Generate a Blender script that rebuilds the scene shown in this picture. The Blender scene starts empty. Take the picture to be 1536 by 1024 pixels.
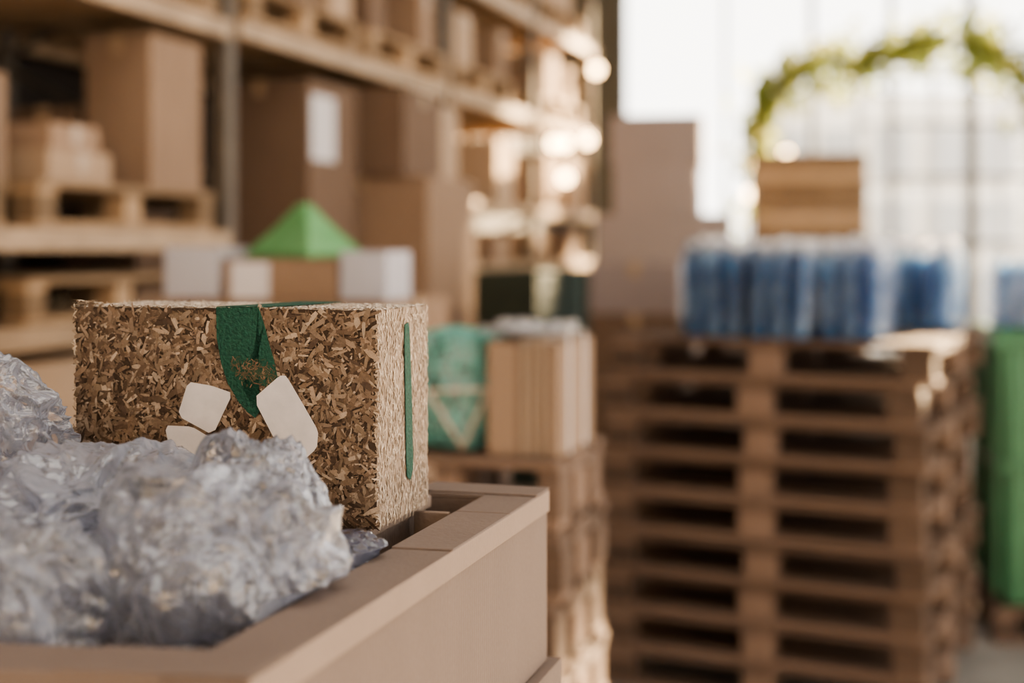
import bpy, bmesh, math, random
from mathutils import Vector, Matrix, noise
random.seed(7)
R = random.Random(11)
scene = bpy.context.scene
try:
    scene.view_settings.view_transform = 'AgX'
    scene.view_settings.look = 'AgX - Medium High Contrast'
except Exception as e:
    print("look", e)
CAMZ = 1.70

# ---------------------------------------------------------------- materials
def newmat(name):
    m = bpy.data.materials.new(name); m.use_nodes = True
    nt = m.node_tree
    b = nt.nodes["Principled BSDF"]
    return m, nt, b

def mat_cardboard(name, c, var=0.12, stripes=0.05, rough=0.85, scale=1.0, bump=0.35):
    m, nt, b = newmat(name)
    N, L = nt.nodes, nt.links
    tc = N.new("ShaderNodeTexCoord")
    mp = N.new("ShaderNodeMapping"); mp.inputs["Scale"].default_value = (6*scale, 6*scale, 1.6*scale)
    L.new(tc.outputs["Object"], mp.inputs["Vector"])
    n1 = N.new("ShaderNodeTexNoise"); n1.inputs["Scale"].default_value = 3; n1.inputs["Detail"].default_value = 6
    L.new(mp.outputs[0], n1.inputs["Vector"])
    n2 = N.new("ShaderNodeTexNoise"); n2.inputs["Scale"].default_value = 220; n2.inputs["Detail"].default_value = 3
    L.new(tc.outputs["Object"], n2.inputs["Vector"])
    geo = N.new("ShaderNodeObjectInfo")
    a = N.new("ShaderNodeMath"); a.operation = 'ADD'
    L.new(n1.outputs["Fac"], a.inputs[0]); L.new(n2.outputs["Fac"], a.inputs[1])
    a2 = N.new("ShaderNodeMath"); a2.operation = 'ADD'
    L.new(a.outputs[0], a2.inputs[0]); L.new(geo.outputs["Random"], a2.inputs[1])
    mr = N.new("ShaderNodeMapRange"); mr.inputs[1].default_value = 0.6; mr.inputs[2].default_value = 2.4
    L.new(a2.outputs[0], mr.inputs[0])
    mix = N.new("ShaderNodeMix"); mix.data_type = 'RGBA'
    mix.inputs[6].default_value = (*[x*(1-var*1.6) for x in c], 1)
    mix.inputs[7].default_value = (*[min(1, x*(1+var*1.6)) for x in c], 1)
    L.new(mr.outputs[0], mix.inputs[0])
    L.new(mix.outputs[2], b.inputs["Base Color"])
    b.inputs["Roughness"].default_value = rough
    b.inputs["Specular IOR Level"].default_value = 0.25
    w = N.new("ShaderNodeTexWave"); w.inputs["Scale"].default_value = 55; w.inputs["Distortion"].default_value = 0.4
    w.bands_direction = 'Y'
    mpw = N.new("ShaderNodeMapping"); mpw.inputs["Scale"].default_value = (1, 1, 0.0)
    L.new(tc.outputs["Object"], mpw.inputs["Vector"]); L.new(mpw.outputs[0], w.inputs["Vector"])
    ad = N.new("ShaderNodeMath"); ad.operation = 'MULTIPLY_ADD'; ad.inputs[1].default_value = stripes*4
    L.new(w.outputs["Fac"], ad.inputs[0]); L.new(n2.outputs["Fac"], ad.inputs[2])
    bp = N.new("ShaderNodeBump"); bp.inputs["Strength"].default_value = bump; bp.inputs["Distance"].default_value = 0.0015
    L.new(ad.outputs[0], bp.inputs["Height"]); L.new(bp.outputs[0], b.inputs["Normal"])
    return m

def mat_wood(name, c, var=0.25):
    m, nt, b = newmat(name)
    N, L = nt.nodes, nt.links
    tc = N.new("ShaderNodeTexCoord")
    mp = N.new("ShaderNodeMapping"); mp.inputs["Scale"].default_value = (3, 12, 40)
    L.new(tc.outputs["Object"], mp.inputs["Vector"])
    n1 = N.new("ShaderNodeTexNoise"); n1.inputs["Scale"].default_value = 2.2; n1.inputs["Detail"].default_value = 8
    n1.inputs["Distortion"].default_value = 0.6
    L.new(mp.outputs[0], n1.inputs["Vector"])
    n3 = N.new("ShaderNodeTexNoise"); n3.inputs["Scale"].default_value = 5; n3.inputs["Detail"].default_value = 3
    L.new(tc.outputs["Object"], n3.inputs["Vector"])
    g = N.new("ShaderNodeNewGeometry")
    oi = N.new("ShaderNodeObjectInfo")
    s1 = N.new("ShaderNodeMath"); s1.operation = 'ADD'
    L.new(n1.outputs["Fac"], s1.inputs[0]); L.new(g.outputs["Random Per Island"], s1.inputs[1])
    s2 = N.new("ShaderNodeMath"); s2.operation = 'MULTIPLY_ADD'; s2.inputs[1].default_value = 0.5
    L.new(oi.outputs["Random"], s2.inputs[0]); L.new(s1.outputs[0], s2.inputs[2])
    s3 = N.new("ShaderNodeMath"); s3.operation = 'ADD'
    L.new(s2.outputs[0], s3.inputs[0]); L.new(n3.outputs["Fac"], s3.inputs[1])
    cr = N.new("ShaderNodeValToRGB")
    mr = N.new("ShaderNodeMapRange"); mr.inputs[1].default_value = 0.7; mr.inputs[2].default_value = 2.5
    L.new(s3.outputs[0], mr.inputs[0]); L.new(mr.outputs[0], cr.inputs[0])
    e = cr.color_ramp.elements
    e[0].color = (*[x*(1-var*2) for x in c], 1); e[1].color = (*[min(1, x*(1+var*2)) for x in c], 1)
    L.new(cr.outputs[0], b.inputs["Base Color"])
    b.inputs["Roughness"].default_value = 0.8
    b.inputs["Specular IOR Level"].default_value = 0.3
    bp = N.new("ShaderNodeBump"); bp.inputs["Strength"].default_value = 0.3; bp.inputs["Distance"].default_value = 0.003
    L.new(n1.outputs["Fac"], bp.inputs["Height"]); L.new(bp.outputs[0], b.inputs["Normal"])
    return m

def mat_noise(name, c1, c2, scale=20, rough=0.6, bump=0.1, metallic=0, spec=0.5, trans=0.0, dist=0.002, translucent=0.0, island=0.0):
    m, nt, b = newmat(name)
    N, L = nt.nodes, nt.links
    tc = N.new("ShaderNodeTexCoord")
    n = N.new("ShaderNodeTexNoise"); n.inputs["Scale"].default_value = scale; n.inputs["Detail"].default_value = 5
    L.new(tc.outputs["Object"], n.inputs["Vector"])
    cr = N.new("ShaderNodeValToRGB"); e = cr.color_ramp.elements
    e[0].position = 0.3; e[1].position = 0.7
    e[0].color = (*c1, 1); e[1].color = (*c2, 1)
    fac = n.outputs["Fac"]
    if island:
        g = N.new("ShaderNodeNewGeometry")
        ma = N.new("ShaderNodeMath"); ma.operation = 'MULTIPLY_ADD'; ma.inputs[1].default_value = island
        sb = N.new("ShaderNodeMath"); sb.operation = 'SUBTRACT'; sb.inputs[1].default_value = island/2
        L.new(n.outputs["Fac"], sb.inputs[0])
        L.new(g.outputs["Random Per Island"], ma.inputs[0]); L.new(sb.outputs[0], ma.inputs[2]); fac = ma.outputs[0]
    L.new(fac, cr.inputs[0]); L.new(cr.outputs[0], b.inputs["Base Color"])
    b.inputs["Roughness"].default_value = rough; b.inputs["Metallic"].default_value = metallic
    b.inputs["Specular IOR Level"].default_value = spec
    b.inputs["Transmission Weight"].default_value = trans
    if bump:
        bp = N.new("ShaderNodeBump"); bp.inputs["Strength"].default_value = bump; bp.inputs["Distance"].default_value = dist
        L.new(n.outputs["Fac"], bp.inputs["Height"]); L.new(bp.outputs[0], b.inputs["Normal"])
    if translucent:
        tl = N.new("ShaderNodeBsdfTranslucent"); L.new(cr.outputs[0], tl.inputs[0])
        mx = N.new("ShaderNodeMixShader"); mx.inputs[0].default_value = translucent
        L.new(b.outputs[0], mx.inputs[1]); L.new(tl.outputs[0], mx.inputs[2]); L.new(mx.outputs[0], N["Material Output"].inputs["Surface"])
    return m

def mat_film(name, tint=(0.63, 0.66, 0.78), op0=0.11, op1=0.80, rough=0.11, bump=0.45, bscale=20, ior=1.6):
    """thin plastic film: part see-through, part milky, glossy on top, creased"""
    m, nt, b = newmat(name)
    N, L = nt.nodes, nt.links
    out = N["Material Output"]
    tc = N.new("ShaderNodeTexCoord")
    n = N.new("ShaderNodeTexNoise"); n.inputs["Scale"].default_value = bscale; n.inputs["Detail"].default_value = 2.0; n.inputs["Distortion"].default_value = 1.6
    L.new(tc.outputs["Object"], n.inputs["Vector"])
    s = N.new("ShaderNodeMath"); s.operation = 'SUBTRACT'; s.inputs[1].default_value = 0.5
    a = N.new("ShaderNodeMath"); a.operation = 'ABSOLUTE'
    L.new(n.outputs["Fac"], s.inputs[0]); L.new(s.outputs[0], a.inputs[0])
    bp = N.new("ShaderNodeBump"); bp.inputs["Strength"].default_value = bump; bp.inputs["Distance"].default_value = 0.012
    bp.invert = True
    L.new(a.outputs[0], bp.inputs["Height"])
    b.inputs["Base Color"].default_value = (*tint, 1)
    b.inputs["Roughness"].default_value = 0.5
    L.new(bp.outputs[0], b.inputs["Normal"])
    tl = N.new("ShaderNodeBsdfTranslucent"); tl.inputs[0].default_value = (*tint, 1)
    m1 = N.new("ShaderNodeMixShader"); m1.inputs[0].default_value = 0.5
    L.new(b.outputs[0], m1.inputs[1]); L.new(tl.outputs[0], m1.inputs[2])
    tr = N.new("ShaderNodeBsdfTransparent"); tr.inputs[0].default_value = (0.91, 0.92, 0.955, 1)
    lw = N.new("ShaderNodeLayerWeight"); lw.inputs[0].default_value = 0.5
    L.new(bp.outputs[0], lw.inputs["Normal"])
    mr = N.new("ShaderNodeMapRange"); mr.inputs[3].default_value = op0; mr.inputs[4].default_value = op1
    L.new(lw.outputs["Facing"], mr.inputs[0])
    m2 = N.new("ShaderNodeMixShader")
    L.new(mr.outputs[0], m2.inputs[0]); L.new(tr.outputs[0], m2.inputs[1]); L.new(m1.outputs[0], m2.inputs[2])
    gl = N.new("ShaderNodeBsdfGlossy"); gl.inputs["Roughness"].default_value = rough; gl.inputs[0].default_value = (1,1,1,1)
    L.new(bp.outputs[0], gl.inputs["Normal"])
    fr = N.new("ShaderNodeFresnel"); fr.inputs[0].default_value = ior; L.new(bp.outputs[0], fr.inputs["Normal"])
    m3 = N.new("ShaderNodeMixShader")
    L.new(fr.outputs[0], m3.inputs[0]); L.new(m2.outputs[0], m3.inputs[1]); L.new(gl.outputs[0], m3.inputs[2])
    L.new(m3.outputs[0], out.inputs["Surface"])
    return m

M_tray = mat_cardboard("tray_cardboard", (0.175, 0.134, 0.114), var=0.09, stripes=0.07, bump=0.4)
M_traycut = mat_cardboard("tray_cardboard_edge", (0.25, 0.19, 0.155), var=0.06)
M_card = mat_cardboard("kraft_cardboard", (0.275, 0.187, 0.13), var=0.18)
M_cardD = mat_cardboard("kraft_cardboard_dark", (0.165, 0.11, 0.078), var=0.16)
M_cardL = mat_cardboard("kraft_cardboard_light", (0.39, 0.28, 0.195), var=0.12)
M_cardG = mat_cardboard("greyish_cardboard", (0.33, 0.27, 0.26), var=0.10)
M_tape = mat_noise("packing_tape", (0.36, 0.25, 0.16), (0.40, 0.28, 0.18), 30, 0.3, 0.05)
M_label = mat_noise("white_label_paper", (0.55, 0.52, 0.53), (0.63, 0.60, 0.61), 40, 0.7, 0.05)
M_pal = mat_wood("pallet_wood", (0.13, 0.089, 0.068), 0.38)
M_palL = mat_wood("pallet_wood_light", (0.30, 0.205, 0.127), 0.30)
M_beam = mat_noise("rack_beam_paint", (0.28, 0.19, 0.115), (0.42, 0.295, 0.185), 8, 0.5, 0.05)
M_steel = mat_noise("rack_upright_steel", (0.08, 0.064, 0.05), (0.12, 0.096, 0.072), 8, 0.6, 0.05)
M_conc = mat_noise("concrete_floor", (0.18, 0.17, 0.165), (0.26, 0.25, 0.24), 3, 0.75, 0.15)
M_wallD = mat_noise("dark_panel_wall", (0.02, 0.015, 0.012), (0.028, 0.021, 0.017), 2, 0.8, 0.1)
M_pier = mat_noise("pier_paint", (0.085, 0.08, 0.065), (0.11, 0.10, 0.085), 3, 0.8, 0.1)
M_wallW = mat_noise("plaster_wall", (0.36, 0.33, 0.30), (0.42, 0.39, 0.36), 2, 0.85, 0.1)
M_mull = mat_noise("window_frame_metal", (0.09, 0.09, 0.09), (0.13, 0.13, 0.125), 10, 0.5, 0.05)
M_film = mat_film("crumpled_clear_film")
M_film2 = mat_film("stretch_wrap_film", (0.8, 0.85, 0.9), 0.02, 0.16, 0.12, 0.5, 25, 1.5)
M_greyfilm = mat_film("grey_scrap_film", (0.13,0.14,0.21), 0.5, 1.0)
M_green = mat_noise("green_plastic", (0.025, 0.12, 0.055), (0.04, 0.165, 0.08), 8, 0.45, 0.05)
M_crate = mat_noise("dark_green_crate_plastic", (0.03, 0.043, 0.04), (0.042, 0.06, 0.053), 8, 0.7, 0.05, spec=0.2)

# ---------------------------------------------------------------- mesh helpers
def bm_box(bm, x0, x1, y0, y1, z0, z1, mi=0, mat=None):
    vs = [bm.verts.new(Vector(p)) for p in
          [(x0,y0,z0),(x1,y0,z0),(x1,y1,z0),(x0,y1,z0),(x0,y0,z1),(x1,y0,z1),(x1,y1,z1),(x0,y1,z1)]]
    if mat is not None:
        for v in vs: v.co = mat @ v.co
    fs = []
    for idx in [(0,3,2,1),(4,5,6,7),(0,1,5,4),(1,2,6,5),(2,3,7,6),(3,0,4,7)]:
        f = bm.faces.new([vs[i] for i in idx]); f.material_index = mi; fs.append(f)
    return vs, fs

def finish(bm, name, mats, loc=(0,0,0), rz=0.0, bevel=0.0, smooth=False, parent=None, seg=2):
    me = bpy.data.meshes.new(name)
    bm.normal_update()
    bm.to_mesh(me); bm.free()
    for m in mats: me.materials.append(m)
    if smooth:
        for p in me.polygons: p.use_smooth = True
    ob = bpy.data.objects.new(name, me)
    scene.collection.objects.link(ob)
    ob.location = loc; ob.rotation_euler = (0, 0, rz)
    if bevel > 0:
        md = ob.modifiers.new("bevel", 'BEVEL'); md.width = bevel; md.segments = seg; md.limit_method = 'ANGLE'
    if parent: ob.parent = parent
    return ob

class Frame:
    def __init__(s, ox, oy, deg):
        s.o = (ox, oy); s.a = math.radians(deg); s.rz = -s.a
    def w(s, x, y, z=0):
        c, n = math.cos(s.a), math.sin(s.a)
        return (s.o[0] + x*c + y*n, s.o[1] - x*n + y*c, z)

# ---------------------------------------------------------------- pallet
def pallet_mesh(w, d, h, seed, mat, nb=7):
    r = random.Random(seed)
    bm = bmesh.new()
    t = h*0.145; bh = h - 3*t
    j = lambda a: r.uniform(-a, a)
    sw = 0.12*w/1.2 if w > 0.9 else 0.10*w
    for y in (0.0, d/2 - 0.05, d - 0.10):
        bm_box(bm, j(.006), w + j(.006), y, y + 0.10, 0, t)
    for yi, y in enumerate((0.0, d/2 - 0.05, d - 0.10)):
        for x in (0, w/2 - sw/2, w - sw):
            bm_box(bm, x + abs(j(.006)), x + sw + j(.006), y + abs(j(0.006)), y + 0.097, t, t + bh)
    for x in (0, w/2 - sw/2, w - sw):
        bm_box(bm, x, x + sw, j(.006), d + j(.006), t + bh, 2*t + bh)
    bw = d/nb*0.76
    for i in range(nb):
        y = i*(d - bw)/(nb - 1)
        bm_box(bm, j(.01), w + j(.01), y, y + bw, h - t, h - abs(j(.001)))
    me = bpy.data.meshes.new("wooden_pallet")
    bm.normal_update(); bm.to_mesh(me); bm.free(); me.materials.append(mat)
    return me

def add_pallet(me, F, x, y, z, jrot=0.0):
    ob = bpy.data.objects.new("wooden_pallet", me); scene.collection.objects.link(ob)
    ob.location = F.w(x, y, z); ob.rotation_euler = (0, 0, F.rz + jrot)
    md = ob.modifiers.new("bevel", 'BEVEL'); md.width = 0.003; md.segments = 1
    return ob

# ---------------------------------------------------------------- carton
def carton(F, x0, x1, y0, y1, z0, z1, mat=None, tape=True, labels=(), name="cardboard_box", jr=0.0):
    mat = mat or M_card
    w, d, h = x1-x0, y1-y0, z1-z0
    z0 += 0.001; h -= 0.002
    bm = bmesh.new()
    ft = 0.004
    g = 6
    vs, fs = bm_box(bm, 0, w, 0, d, 0, h-ft)
    bmesh.ops.subdivide_edges(bm, edges=bm.edges[:], cuts=g, use_grid_fill=True)
    for v in bm.verts:
        u, q, s = v.co.x/w, v.co.y/d, v.co.z/h
        bul = 0.006
        fz = math.sin(math.pi*min(1, max(0, s)))
        if q < 0.001 or q > 0.999: v.co.y += (-1 if q < .5 else 1)*bul*0.6*math.sin(math.pi*u)*fz
        if u < 0.001 or u > 0.999: v.co.x += (-1 if u < .5 else 1)*bul*0.6*math.sin(math.pi*q)*fz
    long_x = w >= d
    if long_x:
        bm_box(bm, 0.001, w-0.001, 0.0, d/2-0.002, h-ft, h)
        bm_box(bm, 0.001, w-0.001, d/2+0.002, d, h-ft, h)
        if tape:
            bm_box(bm, -0.007, w+0.007, d/2-0.025, d/2+0.025, h, h+0.0006, 1)
            bm_box(bm, -0.0075, -0.0065, d/2-0.025, d/2+0.025, h-0.07, h, 1)
            bm_box(bm, w+0.0065, w+0.0075, d/2-0.025, d/2+0.025, h-0.07, h, 1)
    else:
        bm_box(bm, 0.0, w/2-0.002, 0.001, d-0.001, h-ft, h)
        bm_box(bm, w/2+0.002, w, 0.001, d-0.001, h-ft, h)
        if tape:
            bm_box(bm, w/2-0.025, w/2+0.025, -0.007, d+0.007, h, h+0.0006, 1)
            bm_box(bm, w/2-0.025, w/2+0.025, -0.0075, -0.0065, h-0.07, h, 1)
    for (face, u0, u1, v0, v1) in labels:
        if face == 'f':
            bm_box(bm, u0*w, u1*w, -0.007, -0.005, v0*h, v1*h, 2)
        else:
            bm_box(bm, w+0.005, w+0.007, u0*d, u1*d, v0*h, v1*h, 2)
    ob = finish(bm, name, [mat, M_tape, M_label], F.w(x0, y0, z0), F.rz + jr, bevel=0.002)
    return ob

# ================================================================= ROOM
def simple(name, boxes, mats, bevel=0.0, loc=(0,0,0), rz=0):
    bm = bmesh.new()
    for b in boxes:
        bm_box(bm, *b[:6], mi=(b[6] if len(b) > 6 else 0))
    return finish(bm, name, mats, loc, rz, bevel)

FR = Frame(-1.55, 4.3, 17.0)
simple("floor", [(-9, 9, -5, 24, -0.1, 0)], [M_conc])
wl = simple("wall_left", [(-1.5, -1.3, -9.4, 12.1, 0, 6.2)], [M_wallD], loc=FR.w(0,0,0), rz=FR.rz)
YB = 16.0
simple("wall_back", [(0.35, 1.25, YB, YB+0.3, 0, 6.2), (1.25, 6.6, YB+0.02, YB+0.22, 0, 0.35), (1.25, 6.6, YB, YB+0.3, 5.9, 6.2)], [M_pier])
wb = []
for x, t in ((1.27,.05),(2.41,.03),(3.39,.06),(4.29,.06),(5.19,.11),(6.1,.07)):
    wb.append((x-t/2, x+t/2, YB+0.05, YB+0.15, 0.35, 5.9))
for z in (0.38, 5.86):
    wb.append((1.25, 6.6, YB+0.07, YB+0.13, z-0.03, z+0.03))
for z in (1.75, 2.49, 3.09, 3.76):
    wb.append((4.29, 6.6, YB+0.08, YB+0.12, z-0.02, z+0.02))
simple("window_1", wb, [M_mull])
rb = [(6.6, 6.8, -4.5, YB+0.3, 0, 0.9), (6.6, 6.8, -4.5, YB+0.3, 4.7, 6.2), (6.6, 6.8, 12.4, YB+0.3, 0.9, 4.7)]
for y in range(-4, 12, 4): rb.append((6.6, 6.8, y-0.2, y+0.2, 0.9, 4.7))
simple("wall_right", rb, [M_wallW])
simple("wall_rear", [(-4.9, 0.2, -4.5, -4.3, 0, 6.2), (3.4, 6.6, -4.5, -4.3, 0, 6.2), (0.2, 3.4, -4.5, -4.3, 3.2, 6.2)], [M_wallW])
cb = [(-5.5, 6.8, -4.5, -1.2, 6.2, 6.3), (-5.5, 6.8, 1.6, 7.0, 6.2, 6.3), (-5.5, 6.8, 7, YB+0.3, 6.2, 6.3),
      (-5.5, -1.0, -1.2, 1.6, 6.2, 6.3), (4.5, 6.8, -1.2, 1.6, 6.2, 6.3)]
simple("ceiling", cb, [M_wallW])

# ================================================================= PALLET RACK
M_glint, nt, b = newmat("warm_glint_glow")  # warm glow for added spheres that imitate blurred glints
b.inputs["Base Color"].default_value = (1,.8,.5,1)
b.inputs["Emission Color"].default_value = (1.0, 0.66, 0.34, 1); b.inputs["Emission Strength"].default_value = 20
def rack():
    bm = bmesh.new()
    ups = [-1.25, 1.42, 4.0, 5.8, 7.5]
    for y in ups:
        for x in (-0.06, -1.1):
            bm_box(bm, x, x+0.06, y, y+0.08, 0, 4.3, 1)
            bm_box(bm, x-0.03, x+0.09, y-0.02, y+0.10, 0, 0.012, 1)
        for k in range(7):
            z = 0.3 + k*0.55
            a, b2 = Vector((-1.05, y+0.04, z)), Vector((-0.05, y+0.04, z+0.5))
            if k % 2: a, b2 = Vector((-1.05, y+0.04, z+0.5)), Vector((-0.05, y+0.04, z))
            dv = b2-a; mtx = Matrix.Translation(a) @ dv.to_track_quat('X','Z').to_matrix().to_4x4()
            bm_box(bm, 0, dv.length, -0.012, 0.012, -0.015, 0.015, 1, mtx)
    bays = [(-1.25, 1.42, (0.75, 1.45, 1.76, 2.60, 3.30)), (1.42, 4.0, (2.62, 3.30)),
            (4.0, 5.8, (0.75, 1.60, 1.98, 2.62, 3.30)), (5.8, 7.5, (0.75, 1.60, 1.98, 2.62, 3.30))]
    for y0, y1, lv in bays:
        for z in lv:
            for x in (-0.03, -1.13):
                bm_box(bm, x, x+0.05, y0+0.08, y1, z-0.075, z, 0)
            n = int((y1-y0)/0.25)
            for i in range(n):
                yy = y0+0.12+i*(y1-y0-0.2)/n
                bm_box(bm, -1.08, -0.03, yy, yy+0.12, z-0.03, z-0.002, 2)
    rk = bpy.data.objects.new("pallet_rack", None); scene.collection.objects.link(rk)
    rk.location = FR.w(0,0,0); rk.rotation_euler = (0,0,FR.rz)
    finish(bm, "frame_and_decks", [M_beam, M_steel, M_palL], bevel=0.003, parent=rk)
    bm = bmesh.new()
    LP = ((6.05, 2.43), (6.35, 2.45), (6.35, 2.20), (7.3, 3.10), (7.0, 2.52))  # added glowing spheres on cords, standing in for blurred highlights along the rack
    for (y, z) in LP:
        bmesh.ops.create_uvsphere(bm, u_segments=16, v_segments=10, radius=0.045, matrix=Matrix.Translation((0.085, y, z)))
    for f in bm.faces: f.smooth = True
    for (y, z) in LP:
        zt = 3.28 if z > 2.7 else 2.60
        bm_box(bm, 0.08, 0.09, y-0.005, y+0.005, z+0.03, zt, 1)
        bm_box(bm, 0.02, 0.09, y-0.01, y+0.01, zt-0.015, zt, 1)
    finish(bm, "rack_glint_spheres", [M_glint, M_steel], parent=rk)
rack()
PR = [pallet_mesh(1.12, 0.95, 0.15, 100+i, M_palL) for i in range(2)]
def rack_pallet(y, z, k=0, x=0.0):
    ob = bpy.data.objects.new("wooden_pallet", PR[k]); scene.collection.objects.link(ob)
    ob.location = FR.w(x, y, z); ob.rotation_euler = (0, 0, FR.rz + math.pi/2)
    md = ob.modifiers.new("bevel", 'BEVEL'); md.width = 0.003; md.segments = 1
for y in (-1.12, 0.16): rack_pallet(y, 1.762, 0, 0.02)
for y in (-1.12, 0.16): rack_pallet(y, 2.602, 1, 0.04)
for y in (1.55, 2.8): rack_pallet(y, 2.622, 0, 0.04)
for y in (4.12, 5.95): rack_pallet(y, 2.622, 1, 0.03)
for y in (4.5, 6.0): rack_pallet(y, 3.302, 0, 0.03)
for y in (-0.9, 1.6, 2.8): rack_pallet(y, 3.302, 1, 0.03)
for y in (-1.12, 0.16): rack_pallet(y, 1.452, 1, -0.02)
c = lambda *a, **k: carton(FR, *a, **k)
c(-0.30, -0.03, 0.90, 1.27, 1.915, 2.48, M_card)
c(-0.62, -0.34, 0.90, 1.27, 1.915, 2.22, M_cardD)
c(-0.45, -0.04, 0.30, 0.66, 1.915, 2.02, M_cardL)
c(-0.42, -0.06, 0.34, 0.62, 2.02, 2.11, M_card)
c(-0.5, -0.05, -0.33, 0.10, 1.915, 2.24, M_card)
c(-0.9, -0.65, 0.3, 0.8, 1.915, 2.15, M_cardD)
c(-0.85, -0.03, -1.1, -0.05, 0.76, 1.32, M_cardL)
c(-0.85, -0.03, 0.05, 1.25, 0.76, 1.33, M_cardL)
c(-0.85, -0.03, -0.95, 0.1, 2.755, 3.15, M_card)
c(-0.85, -0.05, 0.25, 1.15, 2.755, 3.1, M_cardD)
c(-0.50, -0.01, 2.20, 2.75, 0.0, 0.75, M_card)
c(-0.50, -0.01, 2.20, 2.75, 0.75, 1.50, M_card)
c(-0.50, -0.01, 2.20, 2.75, 1.50, 2.46, M_cardD, labels=[('r', 0.03, 0.5, 0.62, 0.93)])
c(-0.40, 0.30, 2.90, 3.62, 0.0, 0.69, M_card)
c(-0.40, 0.30, 2.90, 3.62, 0.69, 1.37, M_cardD)
c(-0.40, 0.30, 2.90, 3.62, 1.37, 2.05, M_card)
c(-0.36, 0.20, 2.84, 3.38, 2.05, 2.48, M_cardD)
c(-0.36, 0.16, 3.42, 3.75, 2.05, 2.46, M_cardL)
c(-0.9, -0.55, 1.65, 2.1, 0.0, 0.8, M_cardD)
c(-0.9, -0.55, 1.65, 2.1, 0.8, 1.5, M_card)
c(-0.9, -0.55, 1.65, 2.1, 1.5, 1.85, M_cardD)
c(-0.8, -0.02, 1.62, 2.0, 2.775, 3.15, M_card)
c(-0.8, -0.02, 2.08, 2.3, 2.775, 3.0, M_cardD)
c(-0.8, -0.02, 2.45, 2.7, 2.775, 3.1, M_cardL)
c(-0.8, -0.05, 3.0, 3.2, 2.775, 3.12, M_cardD)
c(-0.8, -0.02, 3.65, 3.85, 2.775, 3.1, M_card)
for (y0, y1, z0, h, mm) in [(5.1,5.5,1.982,.42,M_cardL),(6.3,6.7,1.982,.4,M_card),(6.9,7.4,1.982,.42,M_cardL),
                            (4.3,4.6,2.775,.33,M_cardL),(5.1,5.3,2.775,.33,M_card),(6.3,6.6,2.775,.35,M_card),(6.85,7.05,2.775,.3,M_cardL),
                            (4.6,5.3,3.455,.5,M_card),(6.1,7.0,3.455,.5,M_cardL),(4.2,4.6,1.602,.16,M_cardL),(5.05,5.3,1.602,.18,M_card),
                            (6.0,6.4,1.602,.2,M_cardL),(6.8,7.3,1.602,.22,M_card),(4.2,5.6,.76,.6,M_cardD),(6.0,7.4,.76,.6,M_cardD)]:
    c(-0.75, -0.04, y0, y1, z0, z0+h, mm)
for (y0,y1,mm) in [(-0.8,0.1,M_card),(1.7,2.5,M_cardL),(2.9,3.7,M_card)]:
    c(-0.8, -0.04, y0, y1, 3.455, 3.95, mm)

for (x, y) in [(-0.15, 4.82), (-0.15, 5.5), (-0.15, 6.6)]:
    bm = bmesh.new()
    mtx = Matrix.Translation((0, 0, 0.085))
    bmesh.ops.create_cone(bm, cap_ends=True, segments=20, radius1=0.06, radius2=0.06, depth=0.15, matrix=mtx)
    bmesh.ops.create_cone(bm, cap_ends=True, segments=12, radius1=0.02, radius2=0.02, depth=0.165, matrix=mtx)
    finish(bm, "kraft_paper_roll", [M_cardL], FR.w(x,y,1.603), FR.rz)

def crate(F, x0, x1, y0, y1, z0, h, mat, name="plastic_crate"):
    w, d = x1-x0, y1-y0
    bm = bmesh.new(); t = 0.012
    bm_box(bm, 0.01, w-0.01, 0.01, d-0.01, 0, t)
    for (a,b,c2,e) in [(0.01,w-0.01,0.01,0.01+t),(0.01,w-0.01,d-0.01-t,d-0.01),(0.01,0.01+t,0.01,d-0.01),(w-0.01-t,w-0.01,0.01,d-0.01)]:
        bm_box(bm, a,b,c2,e, 0, h)
    for z in (0.25*h, 0.6*h, h-0.03):
        bm_box(bm, 0,w,0,0.012, z, z+0.025); bm_box(bm, 0,w,d-0.012,d, z, z+0.025)
        bm_box(bm, 0,0.012,0,d, z, z+0.025); bm_box(bm, w-0.012,w,0,d, z, z+0.025)
    n = max(3, int(w/0.09))
    for i in range(n+1):
        x = i*(w-0.012)/n
        bm_box(bm, x, x+0.012, 0, 0.012, 0, h); bm_box(bm, x, x+0.012, d-0.012, d, 0, h)
    n = max(3, int(d/0.09))
    for i in range(n+1):
        y = i*(d-0.012)/n
        bm_box(bm, w-0.012, w, y, y+0.012, 0, h); bm_box(bm, 0, 0.012, y, y+0.012, 0, h)
    return finish(bm, name, [mat], F.w(x0, y0, z0), F.rz, bevel=0.002)
for k in range(5):
    crate(FR, 0.06, 0.46, 4.3, 4.88, 0.001+k*0.312, 0.31, M_crate)
    crate(FR, 0.06, 0.46, 4.95, 5.53, 0.001+k*0.312, 0.31, M_crate)

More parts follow.
